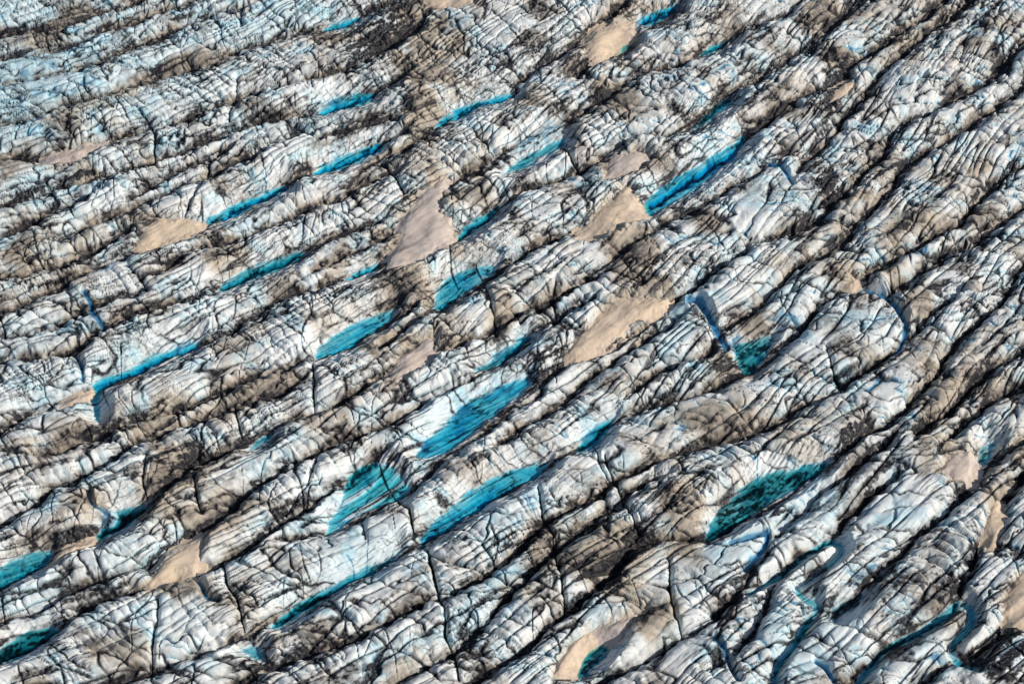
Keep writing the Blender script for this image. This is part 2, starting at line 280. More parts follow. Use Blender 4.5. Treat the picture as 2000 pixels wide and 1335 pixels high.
DARK = [(740,90,100,50,-35,1.3),(770,120,40,60,0,.6),(1620,190,26,75,10,1.6),(1600,370,26,55,-15,1.6),(1080,720,60,35,-45,1.2),(790,190,16,50,0,1.2),(1010,120,90,40,-35,.7),(1130,130,45,30,-35,.9),(1160,210,30,60,-40,.8),
 (1240,1090,30,90,25,1.3),(1280,980,22,60,25,.9),(420,950,90,60,-40,.8),(250,480,50,30,-40,.7),(240,300,70,18,-25,.7),(450,250,120,14,-25,.6),(560,1020,90,25,-40,.9),(1160,1150,80,40,-45,.9),(1700,930,70,25,-45,.9),
 (1760,1060,80,20,-40,.6),(1880,1130,30,90,30,.9),(1950,1290,90,60,-40,1.6),(1850,1150,60,40,-50,.7),(1700,620,40,40,0,.3),(1780,870,50,60,0,.7),(1870,950,40,40,0,.5),(1660,860,60,25,-40,.8),(1060,1180,60,50,-50,.7),
 (200,600,60,25,-40,.8),(260,640,80,30,-35,.4),(700,740,50,30,-40,.5),(420,720,80,18,-25,.5),(300,930,60,30,-20,.9),(590,1270,60,60,-30,.8),(640,1310,90,25,-20,.7),(1830,650,60,30,-45,.6),(1580,90,50,60,-40,.6),(1520,90,60,40,-40,.5),
 (880,280,60,22,-35,.8),(1330,30,90,25,-35,.5),(820,560,60,30,-35,.4),(1210,950,50,30,-45,.4),(110,985,110,18,-25,.5),(730,960,50,20,-45,.4),(1420,1150,60,30,-35,.8),(1960,190,60,30,-40,.4),(1900,60,80,20,-40,.6),(1750,400,60,25,-45,.5)]
CLEAN = [(60,150,120,40,-15,1),(80,215,110,30,-15,1),(560,50,90,40,-15,.9),(600,250,90,30,-20,.8),(250,700,90,35,-20,.7),(900,790,110,40,-30,1.1),(700,1090,120,35,-28,1.1),(1000,1010,120,30,-28,.4),(1500,400,90,40,-35,.6),(1400,330,60,50,-35,.6),
 (1330,640,70,40,-30,.7),(1600,650,90,60,0,.5),(1480,1060,110,40,-35,.9),(1600,1000,120,40,-40,.8),(1420,1110,90,30,-25,.9),(90,780,90,40,-10,.8),(60,670,90,40,-15,.6),(300,1080,90,30,-20,.5),(240,1110,80,30,-20,.7),(1030,660,60,20,-30,.7),
 (600,1010,90,30,-30,.5),(1200,830,120,40,-30,.5),(1560,1280,140,60,-40,.8),(1800,1290,70,50,-30,.7),(1700,1080,120,60,-40,.5),(900,240,70,25,-30,.7),(450,360,80,20,-20,.5),(950,1190,90,50,-30,.6),(300,1240,120,40,-20,.6),(40,1180,80,30,-20,.5)]

# ------------------------------------------------------------------ the grid: fine in the photographed field, coarser beyond it
def axis(lo, hi, step, far, n):
    core = np.arange(lo, hi + step * .5, step)
    g = np.geomspace(step, far, n).cumsum()
    return np.concatenate([lo - g[::-1], core, hi + g]).astype(np.float64)
STEP = 1.5
gx = axis(-60, 2060, STEP, 26, 60)
core = np.arange(-75, 1410, STEP)
gy = np.concatenate([-75 - np.geomspace(STEP, 12, 50).cumsum()[::-1], core, 1410 + np.geomspace(STEP, 22, 50).cumsum()])
PX, PY = np.meshgrid(gx, gy)                       # rows = y
NY, NX = PX.shape
GX, GY = to_ground(PX, PY)
PX = PX.astype(f32); PY = PY.astype(f32); U = GX.astype(f32); V = GY.astype(f32)
print("grid", NX, NY, NX * NY)

# flow-aligned coordinates on the ground: a along the ridges, b across them
uu = np.linspace(-6000, 6000, 2401)
th = np.radians(np.interp(uu, [-2500, -1000, -100, 900, 2500], [20, 26, 41, 54, 58]))
Yint = np.concatenate([[0], np.cumsum(np.tan(th[1:]) * np.diff(uu))]); Yint -= np.interp(0, uu, Yint)
TH = np.interp(U, uu, th).astype(f32)
w1 = fbm(U / 260, V / 260, 11, 2); w2 = fbm(U / 260, V / 260, 12, 2)
A = (U * np.cos(TH) + V * np.sin(TH)).astype(f32) + 30 * w1
B = ((V - np.interp(U, uu, Yint).astype(f32)) * np.cos(TH)).astype(f32) + 16 * w2

# --- ridges: lower envelope of the slopes that rise from every trough
SH = 0.45
fine1 = fbm(U / 42, V / 42, 21, 3); fine2 = fbm(U / 42, V / 42, 22, 3)
XW = PX + 7 * fine1 + 12 * w1 * 0.4
YW = PY + 5 * fine2 + 2.0 * perlin(U / 12, V / 12, 23)
fa, fb, fid = worley((A + 6 * fine1) / 120 + B / 500, (B + 10 * fine2) / 150, 24)
fe = fb - fa
YW = YW + 17 * (fid - .5) * sstep(0, .10, fe) * (.5 + .5 * sstep(800, 1300, PX))
KEY = XW - SH * YW
def ext(line):
    p = list(line)
    def far(a, b, L=700):
        d = math.hypot(b[0] - a[0], b[1] - a[1]); return (b[0] + (b[0] - a[0]) / d * L, b[1] + (b[1] - a[1]) / d * L)
    if p[0][0] <= 2 or p[0][1] >= 1333: p.insert(0, far(p[1], p[0]))
    if p[-1][0] >= 1998 or p[-1][1] <= 2: p.append(far(p[-2], p[-1]))
    return p
lines = [ext(l) for l in TROUGHS]
def pxcurve(c):
    xs = np.arange(-1200, 3400, 40.0); tt = np.tan(np.radians(np.interp(xs, [0, 900, 1900], [18, 31, 43])))
    ys = c - np.concatenate([[0], np.cumsum(tt[1:] * 40)]); ys += np.interp(0, xs, c - ys) 
    return xs, ys
for c in range(-1200, 4200, 78):
    xs, ys = pxcurve(c); run = []
    for x, y in zip(xs, ys):
        if (x < -90 or x > 2090 or y < -60 or y > 1395) and -900 < y < 2300: run.append((x, y + 8 * math.sin(x * .03 + c)))
        else:
            if len(run) > 2: lines.append(run)
            run = []
    if len(run) > 2: lines.append(run)
rs = random.Random(4)
kmin = float(KEY.min()); kmax = float(KEY.max())
inv = np.full(PX.shape, 0, np.float32); TAU = 2.6
hmin = np.full(PX.shape, 60, f32); dnear = np.full(PX.shape, 1e3, f32); front = np.zeros(PX.shape, bool)
PSC = (W0 / 2 + FPX * 0 + 0) * 0 + 1
for li, l in enumerate(lines):
    l = sorted(l, key=lambda p: p[0] - SH * p[1])
    ks = np.array([p[0] - SH * p[1] for p in l]); ys = np.array([p[1] for p in l])
    r0 = max(0, np.searchsorted(gy, ys.min() - 150)); r1 = np.searchsorted(gy, ys.max() + 150)
    if r1 <= r0: continue
    sl = slice(r0, r1)
    K = KEY[sl]; yl = np.interp(K, ks, ys).astype(f32)
    e = np.maximum(ks[0] - K, K - ks[-1]); endp = np.clip(e + 25, 0, None) * 0.55   # slopes out where the trough ends
    endp = np.where(e > -25, endp, 0)
    d = (yl - YW[sl])                                # >0: above the line in the picture = front face of the ridge behind
    dd = d * 1.18
    up = np.clip(dd, 0, None); dn = np.clip(-dd, 0, None)
    hf = 38 * (1 - np.exp(-np.power(up, 1.1) / 34)); hb = 46 * (1 - np.exp(-dn / 22))
    h = np.where(d > 0, hf, hb) + endp
    m = h < hmin[sl]
    front[sl] = np.where(m, d > 0, front[sl]); dnear[sl] = np.where(m, np.abs(dd) + endp, dnear[sl])
    hmin[sl] = np.where(m, h, hmin[sl])
    inv[sl] += np.exp(-np.clip(h, 0, 80) / TAU)
H = -TAU * np.log(np.maximum(inv, 1e-12)); H = np.clip(H, -3, 42)
rel = np.clip(H / 27, 0, 1)                                       # 0 in a trough, 1 on a crest
lf = fbm(U / 420, V / 420, 31, 2)
H = H * (0.86 + 0.25 * lf)

def box(pts, m):
    xs = [p[0] for p in pts]; ys = [p[1] for p in pts]
    return (slice(max(0, np.searchsorted(gy, min(ys) - m)), np.searchsorted(gy, max(ys) + m)),
            slice(max(0, np.searchsorted(gx, min(xs) - m)), np.searchsorted(gx, max(xs) + m)))
# --- masks painted by dirt and clean melt, with uneven outlines
def blobs(lst):
    m = np.zeros(PX.shape, f32)
    for x, y, rx, ry, ang, wt in lst:
        R = max(rx, ry) * 2.2; b = box([(x, y)], R)
        ca, sa = math.cos(math.radians(ang)), math.sin(math.radians(ang))
        dx = PX[b] - x + 18 * w1[b] + 12 * fine1[b]; dy = PY[b] - y + 18 * w2[b] + 12 * fine2[b]
        q = ((dx * ca + dy * sa) / rx) ** 2 + ((-dx * sa + dy * ca) / ry) ** 2
        m[b] = np.maximum(m[b], wt * np.exp(-q * 0.9))
    return m
mt, md, mc = blobs(TAN), blobs(DARK), blobs(CLEAN)
md = np.maximum(md, .7 * sstep(.12, .55, fbm(A / 210, B / 45, 44, 3)) * (1 - .8 * np.clip(mc, 0, 1)))

# --- secondary ridges, blocks between cross cracks, ribs
face = sstep(0.05, 0.45, rel)
def pillow(n, k=2.2): return np.sqrt(np.clip(np.abs(n) * k, 0, 1))
B1 = B + 3.0 * fbm(A / 90, B / 40, 40, 2)
n2 = perlin(A / 260, B1 / 24, 41); sub = pillow(n2)
n3 = perlin(A / 170, B1 / 9.5, 42); sub2 = pillow(n3)
g3 = sstep(-.0, .5, fbm(A / 200, B / 90, 43, 2))
H += face * (5.5 * (sub - .6) + 1.7 * (sub2 - .6) * g3)
wA = A + 4 * fine1 + 18 * w2; wB = B + 4 * fine2
f1, f2, cid = worley(wA / 64 + 0.30 * wB / 64, wB / 90, 51)
e1 = f2 - f1
nT = perlin(wA / 52 + .22 * wB / 30 + .10 * fine1, wB / 170, 54); tr = pillow(nT, 3.0)
H += (.2 + .8 * face) * ((cid - 0.5) * 6 * sstep(0, .2, e1) + 4.0 * (tr - .7))
g1, g2, gid = worley(wA / 26 + .2 * wB / 24, wB / 15, 52)
e2 = g2 - g1
gm = sstep(.15, .6, fbm(U / 110, V / 110, 53, 2))
H += gm * face * (1.8 * (gid - .5) * sstep(0, .3, e2) + 1.4 * (pillow(e2, 1.7) - .7))
ribw = np.interp(PX, [0, 900, 2000], [19, 20, 26]).astype(f32) * np.interp(PY, [0, 1335], [1.3, 1.0]).astype(f32) * (1 + .0 * B)
ribn = perlin(wA / (ribw * (1 + .0 * A)) + .22 * fine2 + .25 * wB / 26, wB / 120, 61)
ribm = sstep(-.45, .2, fbm(U / 150, V / 150, 62, 2)) * (.8 + .4 * sstep(700, 1500, PX)) * (1 - .6 * np.clip(mc, 0, 1))
rib = np.sqrt(np.clip(np.abs(ribn) * 2.1, 0, 1))
H += face * ribm * (7.5 * (rib - .65) + 2.6 * ribn)
ribn2 = perlin(wA / (ribw * .42) + .3 * fine1 + .2 * wB / 20, wB / 55, 63)
rib2 = np.sqrt(np.clip(np.abs(ribn2) * 2.1, 0, 1))
H += face * .8 * (rib2 - .6) * (.3 + .7 * ribm) * (1 - .8 * np.clip(mc, 0, 1))
rough = sstep(-.1, .5, fbm(U / 90, V / 90, 65, 2))
H += .32 * fbm(A / 16, B / 10, 64, 3) * (.10 + .9 * rough)

# --- cracks: long thin fractures in several families
halo = np.zeros(PX.shape, f32); WV = (1.0 + .8 * np.clip(fbm(U / 60, V / 60, 70, 2), -.6, .9)).astype(f32)
def crack(x, y, seed, w, gate, gthr=0.0):
    global halo
    n = np.abs(fbm(x, y, seed, 2, .45))
    halo = np.maximum(halo, (1 - sstep(0, w * 5, n)) * sstep(gthr, gthr + .35, gate))
    ww = w * 1.45 * WV
    c = 1 - np.clip((n - ww * .3) / (ww * .7), 0, 1)
    return c * sstep(gthr, gthr + .35, gate)
gA = fbm(U / 150, V / 150, 71, 2); gB = fbm(U / 130, V / 130, 72, 2); gC = fbm(U / 170, V / 170, 73, 2)
def lines_at(n, w):      # thin dark line where n crosses zero
    return 1 - np.clip((np.abs(n) - w * .3 * WV) / (w * .7 * WV), 0, 1)
cr = lines_at(fe, .035) * sstep(-.4, .1, gA)
halo = np.maximum(halo, .8 * (1 - sstep(0, .15, fe)) * sstep(-.4, .1, gA))
cr = np.maximum(cr, lines_at(nT, .06) * sstep(-.3, .05, gB))
cr = np.maximum(cr, lines_at(n2, .085) * sstep(-.35, .05, gA + .5 * md))
cr = np.maximum(cr, .9 * lines_at(n3, .10) * g3 * sstep(-.15, .25, gC + .6 * md - .2 * mc))
cr = np.maximum(cr, crack((A + B * 1.1) / 60, (B - A) / 260, 76, .020, gC, .0))
cr = np.maximum(cr, crack((A - B * .7) / 64, (B + A) / 260, 77, .018, -gC, .0))
cr = np.maximum(cr, .5 * lines_at(e1, .03) * sstep(-.1, .3, -gB))
halo = np.maximum(halo, .7 * (1 - sstep(0, .25, np.abs(n2))) * sstep(-.35, .1, gA))
groove = (1 - sstep(.05, .30, rib)) * ribm * face
cr = np.maximum(cr, .75 * groove * sstep(-.1, .35, gB + .3 * fine1))
halo_c = halo.copy()
vein = crack(wA / 38, wB / 26, 66, .028, gA + .6 * rough, .3)
vein = np.maximum(vein, crack(wA / 15 + wB / 30, wB / 60, 67, .035, -gB + .4 * rough, .2))
vein = np.maximum(vein, crack(A / 110, B1 / 5.5, 68, .07, gC, .05))
H -= 4.4 * cr + .4 * vein + .9 * halo_c

# --- surveyed fractures
fr = np.zeros(PX.shape, f32)
for pts, w in FRACTURES:
    b = box(pts, 30); d, _ = seg_dist(PX[b] + 2.5 * fine1[b], PY[b] + 2.5 * fine2[b], pts)
    wl = w * (.75 + .5 * fine1[b]); c = 1 - sstep(wl * .45, wl * 1.15, d); fr[b] = np.maximum(fr[b], c)
    H[b] -= 8 * c * (0.25 + rel[b]) + 6 * (.2 + rel[b]) * (1 - sstep(0, 9, d)) + 2 * (1 - sstep(0, 20, d))

# --- water and drifts shape the ground under them
LEVEL = 0.0
ZS = 1.0
wet = np.zeros(PX.shape, f32)
water_objs = []
streak0 = fbm(A / 90, B / 10, 92, 2)
nw = perlin(A / 160, B1 / 11, 98); nw2 = perlin(A / 60, B1 / 6, 99)
def sink(b, d, depth, bank=0.45, lev=0.0, cap=.75, br=14, n0=16, n1=38):
    """d: signed distance inside the shore (px)"""
    h = H[b]
    crease = np.exp(-(dnear[b] / 6.0) ** 2)
    bed = lev - .8 * depth * (1 - np.exp(-np.clip(d, 0, None) / 6.5)) * (.36 + .20 * streak0[b] + 1.2 * crease) + 1.2 * (sub[b] - .6) + .5 * (rib[b] - .6)
    outside = np.maximum(np.minimum(h, lev + 1.5 + cap * np.clip(-d, 0, 60)), lev + 0.4 + bank * np.clip(-d, 0, br))
    k = sstep(-1.5, 1.5, d)
    near = 1 - sstep(n0, n1, -d)
    H[b] = h * (1 - near) + (outside * (1 - k) + bed * k) * near
for poly, depth, nm, tone, label in POOLS:
    b = box(poly, 45)
    d = poly_sd(PX[b] + 2.5 * fine1[b], PY[b] + 2.5 * fine2[b] + 1.2 * rib[b] * 1, poly)
    d = d + 4.5 * perlin(A[b] / 26, B[b] / 5, 91) + 1.5 * perlin(A[b] / 8, B[b] / 3, 90) + 2.0
    sink(b, d, depth)
    if tone == 'cyan': H[b] += 3.0 * sstep(.15, .45, perlin(A[b] / 130, B[b] / 15, 89)) * sstep(0, 6, d)
    wet[b] = np.maximum(wet[b], sstep(-3, 4, d))
STREAMS = [([(x, y + (3 if 'stream' in lb else 8)) for x, y in p], w, lb) for p, w, lb in STREAMS]
def slevel(lb): return 4.0 if 'stream' in lb else 11.0
for pts, w, label in STREAMS:
    sp = smooth_poly(pts, 2, closed=False); b = box(sp, 45)
    dd, t = seg_dist(PX[b] + 1.5 * fine1[b], PY[b] + 1.5 * fine2[b], sp)
    d = w * (1.0 if 'stream' in label else .65) * (0.55 + 0.45 * np.sin(np.pi * np.clip(t, .08, .92))) - dd
    sink(b, d, 8, bank=.8, lev=slevel(label), cap=(1.0 if 'stream' in label else 2.0), br=4, n0=5, n1=17)
    wet[b] = np.maximum(wet[b], sstep(-2, 3, d))

def blur(a, n):
    for _ in range(n):
        a = a.copy()
        a[1:-1] = (a[:-2] + 2 * a[1:-1] + a[2:]) * .25
        a[:, 1:-1] = (a[:, :-2] + 2 * a[:, 1:-1] + a[:, 2:]) * .25
    return a
drift_data = []; skirt = np.zeros(PX.shape, f32)
for poly, tone, label in DRIFTS:
    poly = [(x, y + 5) for x, y in poly]
    b = box(poly, 46)
    d = poly_sd(PX[b] + 3 * fine1[b], PY[b] + 3 * fine2[b], poly) + 3.2 * perlin(A[b] / 16, B[b] / 8, 95) + 1.5 * perlin(U[b] / 5, V[b] / 5, 94)
    base = blur(H[b], 160)
    k = sstep(-18, 12, d)
    top = np.minimum(base, 16) + 1.0
    H[b] = H[b] * (1 - k) + (top - 8) * k
    skirt[b] = np.maximum(skirt[b], np.exp(-np.clip(-d, 0, 99) / 11))
    drift_data.append((b, d, top, tone, label))

# --- colour masks
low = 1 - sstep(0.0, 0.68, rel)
patch = fbm(U / 95, V / 95, 81, 3, .45); streak = fbm(A / 120, B / 14, 82, 3); speck = fbm(U / 9, V / 9, 83, 3)
grain = fbm(A / 30, B / 9, 84, 3)
big = fbm(U / 300, V / 300, 85, 2)
tan = np.clip(1.35 * mt * (0.9 + .6 * patch + .4 * grain) + low * front * (1.15 + 1.1 * big + .9 * patch) + .10 + .75 * patch + .4 * big, 0, 1)
tan = np.clip(tan - .7 * mc + .8 * skirt, 0, 1)
thr = .47 - .52 * md + .30 * mc - .15 * big
grime = sstep(thr + .12, thr + .30, low * .42 + .48 * streak + .35 * patch + .30 * grain + .22 * speck)
edge = (1 - sstep(0, .34, tr * .6)) * (.2 + .9 * patch + .5 * grain) + .6 * gm * (1 - sstep(0, .35, e2)) * (.2 + .9 * patch)
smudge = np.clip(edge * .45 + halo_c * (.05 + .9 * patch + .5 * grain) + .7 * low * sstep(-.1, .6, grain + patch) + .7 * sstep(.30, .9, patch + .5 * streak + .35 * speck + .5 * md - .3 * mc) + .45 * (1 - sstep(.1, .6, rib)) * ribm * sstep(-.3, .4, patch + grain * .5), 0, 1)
tlw = 4.2 + 4.5 * np.clip(.4 + streak + .8 * md, 0, 2)
trough_line = np.exp(-dnear / tlw) * np.clip(1.1 + 1.0 * grain + .6 * speck + .5 * md - .5 * mc, .1, 1.6) * 1.15
fingers = sstep(.62, .95, (1 - rel) * .62 + (1 - rib) * .62 * ribm + .30 * grain + .25 * patch + .25 * md - .25 * mc)
blackm = md * sstep(-.1, .35, streak + .6 * grain + .5 * speck + (md - .7))
dirt = np.clip(grime * .7 + .8 * fingers + trough_line + cr * .95 + fr * 1.2 + vein * .65 + blackm * .8, 0, 1)
inwet = np.clip(.30 * cr + fr + .9 * lines_at(nw, .14) * sstep(-.35, .25, streak + .4 * speck) + .7 * lines_at(nw2, .16) * sstep(.0, .4, patch + speck * .5) + .9 * sstep(.35, .8, .9 * np.exp(-dnear / 5) + .45 * streak + .3 * speck), 0, 1)
dirt = dirt * (1 - wet) + wet * inwet
smudge = np.clip(smudge + .35 * mt * (.5 + patch), 0, 1) * (1 - wet); tan *= 1 - wet
gully = (1 - sstep(.1, .5, rib)) * ribm * face * (1 - low)
crevw = np.zeros(PX.shape, f32)
for pts, w, label in STREAMS:
    if 'stream' not in label:
        b = box(pts, 40); dd, t = seg_dist(PX[b] + 3 * fine1[b], PY[b] + 3 * fine2[b], pts); crevw[b] = np.maximum(crevw[b], 1 - sstep(w * .4, w * 1.0, dd))
blue = np.clip(.25 * mc + .38 * wet + .9 * crevw + 1.15 * gully * sstep(-.25, .35, fbm(U / 50, V / 50, 87, 2)) * (.75 + .6 * sstep(600, 1500, PX)) + .6 * fr + .5 * halo_c * sstep(.1, -.35, patch) + .30 * sstep(.1, .6, fbm(U / 60, V / 60, 86, 2)) * face + .25 * sstep(900, 200, PX + PY) + .04, 0, 1)
for poly, depth, nm, tone, label in POOLS:
    if tone in ('green', 'black', 'teal'):
        b = box(poly, 20); d = poly_sd(PX[b], PY[b], poly)
        g = {'green': .9, 'black': 1.6, 'teal': .3}[tone]
        dirt[b] = np.clip(dirt[b] + g * sstep(0, 10, d) * sstep(-.25, .35, grain[b] + speck[b] * .6 + (.5 if tone == 'black' else 0)), 0, 1)

# ------------------------------------------------------------------ mesh writers
def new_mesh(name, co, quads, parent=None, smooth=True):
    me = bpy.data.meshes.new(name)
    co = np.ascontiguousarray(co, f32); quads = np.ascontiguousarray(quads, np.int32)
    me.vertices.add(len(co)); me.vertices.foreach_set('co', co.ravel())
    me.loops.add(quads.size); me.loops.foreach_set('vertex_index', quads.ravel())
    me.polygons.add(len(quads)); me.polygons.foreach_set('loop_start', np.arange(0, quads.size, quads.shape[1], dtype=np.int32))
    me.polygons.foreach_set('use_smooth', np.full(len(quads), smooth))
    me.update(); me.validate()
    o = bpy.data.objects.new(name, me); sc.collection.objects.link(o)
    return o

def mat(name):
    m = bpy.data.materials.new(name); m.use_nodes = True
    n = m.node_tree.nodes; l = m.node_tree.links
    return m, n, l, n['Principled BSDF']
def mix(n, l, fac, a, b):
    x = n.new('ShaderNodeMix'); x.data_type = 'RGBA'
    for s, v in ((x.inputs[0], fac), (x.inputs[6], a), (x.inputs[7], b)):
        if hasattr(v, 'links'): l.new(v, s)
        else: s.default_value = v if not isinstance(v, tuple) else (*v, 1)
    return x.outputs[2]
def mth(n, l, op, a, b=0.0, c=None, clamp=False):
    x = n.new('ShaderNodeMath'); x.operation = op; x.use_clamp = clamp
    for s, v in zip(x.inputs, (a, b, c)):
        if v is None: continue
        if hasattr(v, 'links'): l.new(v, s)
        else: s.default_value = v
    return x.outputs[0]
def noise(n, l, vec, scale, detail=4, rough=.6, dist=0):
    x = n.new('ShaderNodeTexNoise'); x.inputs['Scale'].default_value = scale; x.inputs['Detail'].default_value = detail
    x.inputs['Roughness'].default_value = rough; x.inputs['Distortion'].default_value = dist
    l.new(vec, x.inputs['Vector']); return x.outputs['Fac']

# ice
ice, n, l, bs = mat('glacier_ice')
at = n.new('ShaderNodeAttribute'); at.attribute_name = 'survey'
sp = n.new('ShaderNodeSeparateColor'); l.new(at.outputs['Color'], sp.inputs[0])
tc = n.new('ShaderNodeTexCoord'); P = tc.outputs['Object']
nz = noise(n, l, P, 1.1, 5, .65); nz2 = noise(n, l, P, .28, 4, .6)
tanf = mth(n, l, 'MULTIPLY_ADD', mth(n, l, 'SUBTRACT', nz2, .5), .8, sp.outputs[1], True)
c = mix(n, l, mth(n, l, 'MULTIPLY', sp.outputs[2], 1.6, clamp=True), (.81, .812, .78), (.47, .70, .77))
c = mix(n, l, mth(n, l, 'MULTIPLY', mth(n, l, 'SUBTRACT', sp.outputs[2], .62, clamp=True), 2.4, clamp=True), c, (.07, .27, .46))
tcol = mix(n, l, nz2, (.42, .31, .205), (.46, .38, .25))
c = mix(n, l, mth(n, l, 'MULTIPLY', tanf, .8, clamp=True), c, tcol)
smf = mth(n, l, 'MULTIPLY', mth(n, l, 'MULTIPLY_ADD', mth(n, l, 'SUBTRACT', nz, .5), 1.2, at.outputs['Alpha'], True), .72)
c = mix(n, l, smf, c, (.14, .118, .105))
dirf = mth(n, l, 'MULTIPLY_ADD', mth(n, l, 'SUBTRACT', nz, .5), mth(n, l, 'MULTIPLY', sp.outputs[0], 1.6), sp.outputs[0], True)
c = mix(n, l, dirf, c, (.012, .012, .016))
l.new(c, bs.inputs['Base Color'])
bs.inputs['Roughness'].default_value = .62; bs.inputs['Specular IOR Level'].default_value = .25
bp = n.new('ShaderNodeBump'); bp.inputs['Strength'].default_value = .3; bp.inputs['Distance'].default_value = .35
l.new(mth(n, l, 'ADD', noise(n, l, P, 1.6, 5, .7), mth(n, l, 'MULTIPLY', noise(n, l, P, 6, 3, .6), .3)), bp.inputs['Height'])
l.new(bp.outputs[0], bs.inputs['Normal'])

CO = np.stack([U * S, V * S, H * S], -1).reshape(-1, 3)
idx = np.arange(NX * NY, dtype=np.int32).reshape(NY, NX)
quads = np.stack([idx[1:, :-1], idx[1:, 1:], idx[:-1, 1:], idx[:-1, :-1]], -1).reshape(-1, 4)
gl = new_mesh('glacier_terrain', CO, quads)
ca = gl.data.color_attributes.new('survey', 'FLOAT_COLOR', 'POINT')
ca.data.foreach_set('color', np.stack([dirt, tan, blue, smudge], -1).astype(f32).ravel())
gl.data.materials.append(ice); gl['kind'] = 'structure'

# water: a clear surface over a body that absorbs red first
def water_mat(name, col, dens):
    m, n, l, bs = mat(name); out = n['Material Output']; n.remove(bs)
    tr = n.new('ShaderNodeBsdfTransparent'); gs = n.new('ShaderNodeBsdfGlossy'); gs.inputs['Roughness'].default_value = .12
    fr_ = n.new('ShaderNodeLayerWeight'); fr_.inputs['Blend'].default_value = .5
    fq = mth(n, l, 'MULTIPLY_ADD', mth(n, l, 'POWER', fr_.outputs['Facing'], 4.0), .6, .025, True)
    mx = n.new('ShaderNodeMixShader'); l.new(fq, mx.inputs[0]); l.new(tr.outputs[0], mx.inputs[1]); l.new(gs.outputs[0], mx.inputs[2])
    tcx = n.new('ShaderNodeTexCoord'); b_ = n.new('ShaderNodeBump'); b_.inputs['Strength'].default_value = .15; b_.inputs['Distance'].default_value = .1
    l.new(noise(n, l, tcx.outputs['Object'], 1.2, 3), b_.inputs['Height']); l.new(b_.outputs[0], gs.inputs['Normal'])
    l.new(mx.outputs[0], out.inputs['Surface'])
    va = n.new('ShaderNodeVolumeAbsorption'); va.inputs['Color'].default_value = (*col, 1); va.inputs['Density'].default_value = dens
    l.new(va.outputs[0], out.inputs['Volume'])
    return m
WM = {'blue': water_mat('meltwater_blue', (0, .85, .945), 1.45), 'cyan': water_mat('meltwater_cyan', (0, .88, .93), 1.3),
      'teal': water_mat('meltwater_teal', (0, .79, .85), 1.7), 'green': water_mat('meltwater_green', (0, .70, .73), 2.3),
      'black': water_mat('meltwater_murky', (.1, .3, .35), 1.2), 'deep': water_mat('meltwater_deep', (0, .62, .84), 1.6)}
def grow(poly, r):
    n_ = len(poly); cx = sum(p[0] for p in poly) / n_; a = sum(poly[i][0] * poly[(i + 1) % n_][1] - poly[(i + 1) % n_][0] * poly[i][1] for i in range(n_))
    sgn = 1 if a > 0 else -1; out = []
    for i in range(n_):
        (x0, y0), (x1, y1), (x2, y2) = poly[i - 1], poly[i], poly[(i + 1) % n_]
        ex, ey = x2 - x0, y2 - y0; L = math.hypot(ex, ey) or 1
        out.append((x1 + sgn * ey / L * r, y1 - sgn * ex / L * r))
    return out
def water_body(name, poly, m, depth, lev=0.0):
    n_ = len(poly); vs = []
    for zz in (lev, lev - depth - 9):
        for x, y in poly:
            X, Y = to_ground(x, y); vs.append((X * S, Y * S, zz * S))
    fs = [tuple(range(n_)), tuple(range(2 * n_ - 1, n_ - 1, -1))] + [(i, i + n_, (i + 1) % n_ + n_, (i + 1) % n_) for i in range(n_)]
    me = bpy.data.meshes.new(name); me.from_pydata(vs, [], fs); me.update()
    import bmesh
    bm = bmesh.new(); bm.from_mesh(me); bmesh.ops.triangulate(bm, faces=bm.faces[:]); bmesh.ops.recalc_face_normals(bm, faces=bm.faces); bm.to_mesh(me); bm.free()
    o = bpy.data.objects.new(name, me); sc.collection.objects.link(o); me.materials.append(m)
    return o
for poly, depth, nm, tone, label in POOLS:
    o = water_body('meltwater_pool', grow(smooth_poly(poly, 1), 5), WM[tone], depth)
    o['label'] = label; o['category'] = 'meltwater pool'; o['group'] = 'meltwater pools lying in the troughs of the glacier'
for pts, w, label in STREAMS:
    sp_ = smooth_poly(pts, 2, closed=False); L, R = [], []
    for i, (x, y) in enumerate(sp_):
        a, b_ = sp_[max(0, i - 1)], sp_[min(len(sp_) - 1, i + 1)]
        dx, dy = b_[0] - a[0], b_[1] - a[1]; q = math.hypot(dx, dy) or 1; ww = w + 2
        L.append((x - dy / q * ww, y + dx / q * ww)); R.append((x + dy / q * ww, y - dx / q * ww))
    strm = 'stream' in label
    # a ribbon of quads, closed below: safe for tight bends
    vs = []; n_ = len(sp_)
    for zz in (slevel(label), -17.0):
        for side in (L, R):
            for x, y in side:
                X, Y = to_ground(x, y); vs.append((X * S, Y * S, zz * S))
    fs = []
    for i in range(n_ - 1):
        fs += [(i, i + 1, n_ + i + 1, n_ + i), (2 * n_ + i, 3 * n_ + i, 3 * n_ + i + 1, 2 * n_ + i + 1),
               (i, 2 * n_ + i, 2 * n_ + i + 1, i + 1), (n_ + i, n_ + i + 1, 3 * n_ + i + 1, 3 * n_ + i)]
    fs += [(0, n_, 3 * n_, 2 * n_), (n_ - 1, 3 * n_ - 1, 4 * n_ - 1, 2 * n_ - 1)]
    nm = 'meltwater_stream' if strm else 'flooded_crevasse'
    me = bpy.data.meshes.new(nm); me.from_pydata(vs, [], fs); me.update()
    import bmesh
    bm = bmesh.new(); bm.from_mesh(me); bmesh.ops.recalc_face_normals(bm, faces=bm.faces); bm.to_mesh(me); bm.free()
    o = bpy.data.objects.new(nm, me); sc.collection.objects.link(o); me.materials.append(WM['teal' if strm else 'deep'])
    o['label'] = label; o['category'] = 'stream' if strm else 'crevasse'
    o['group'] = 'meltwater streams on the glacier' if strm else 'water filled crevasses'

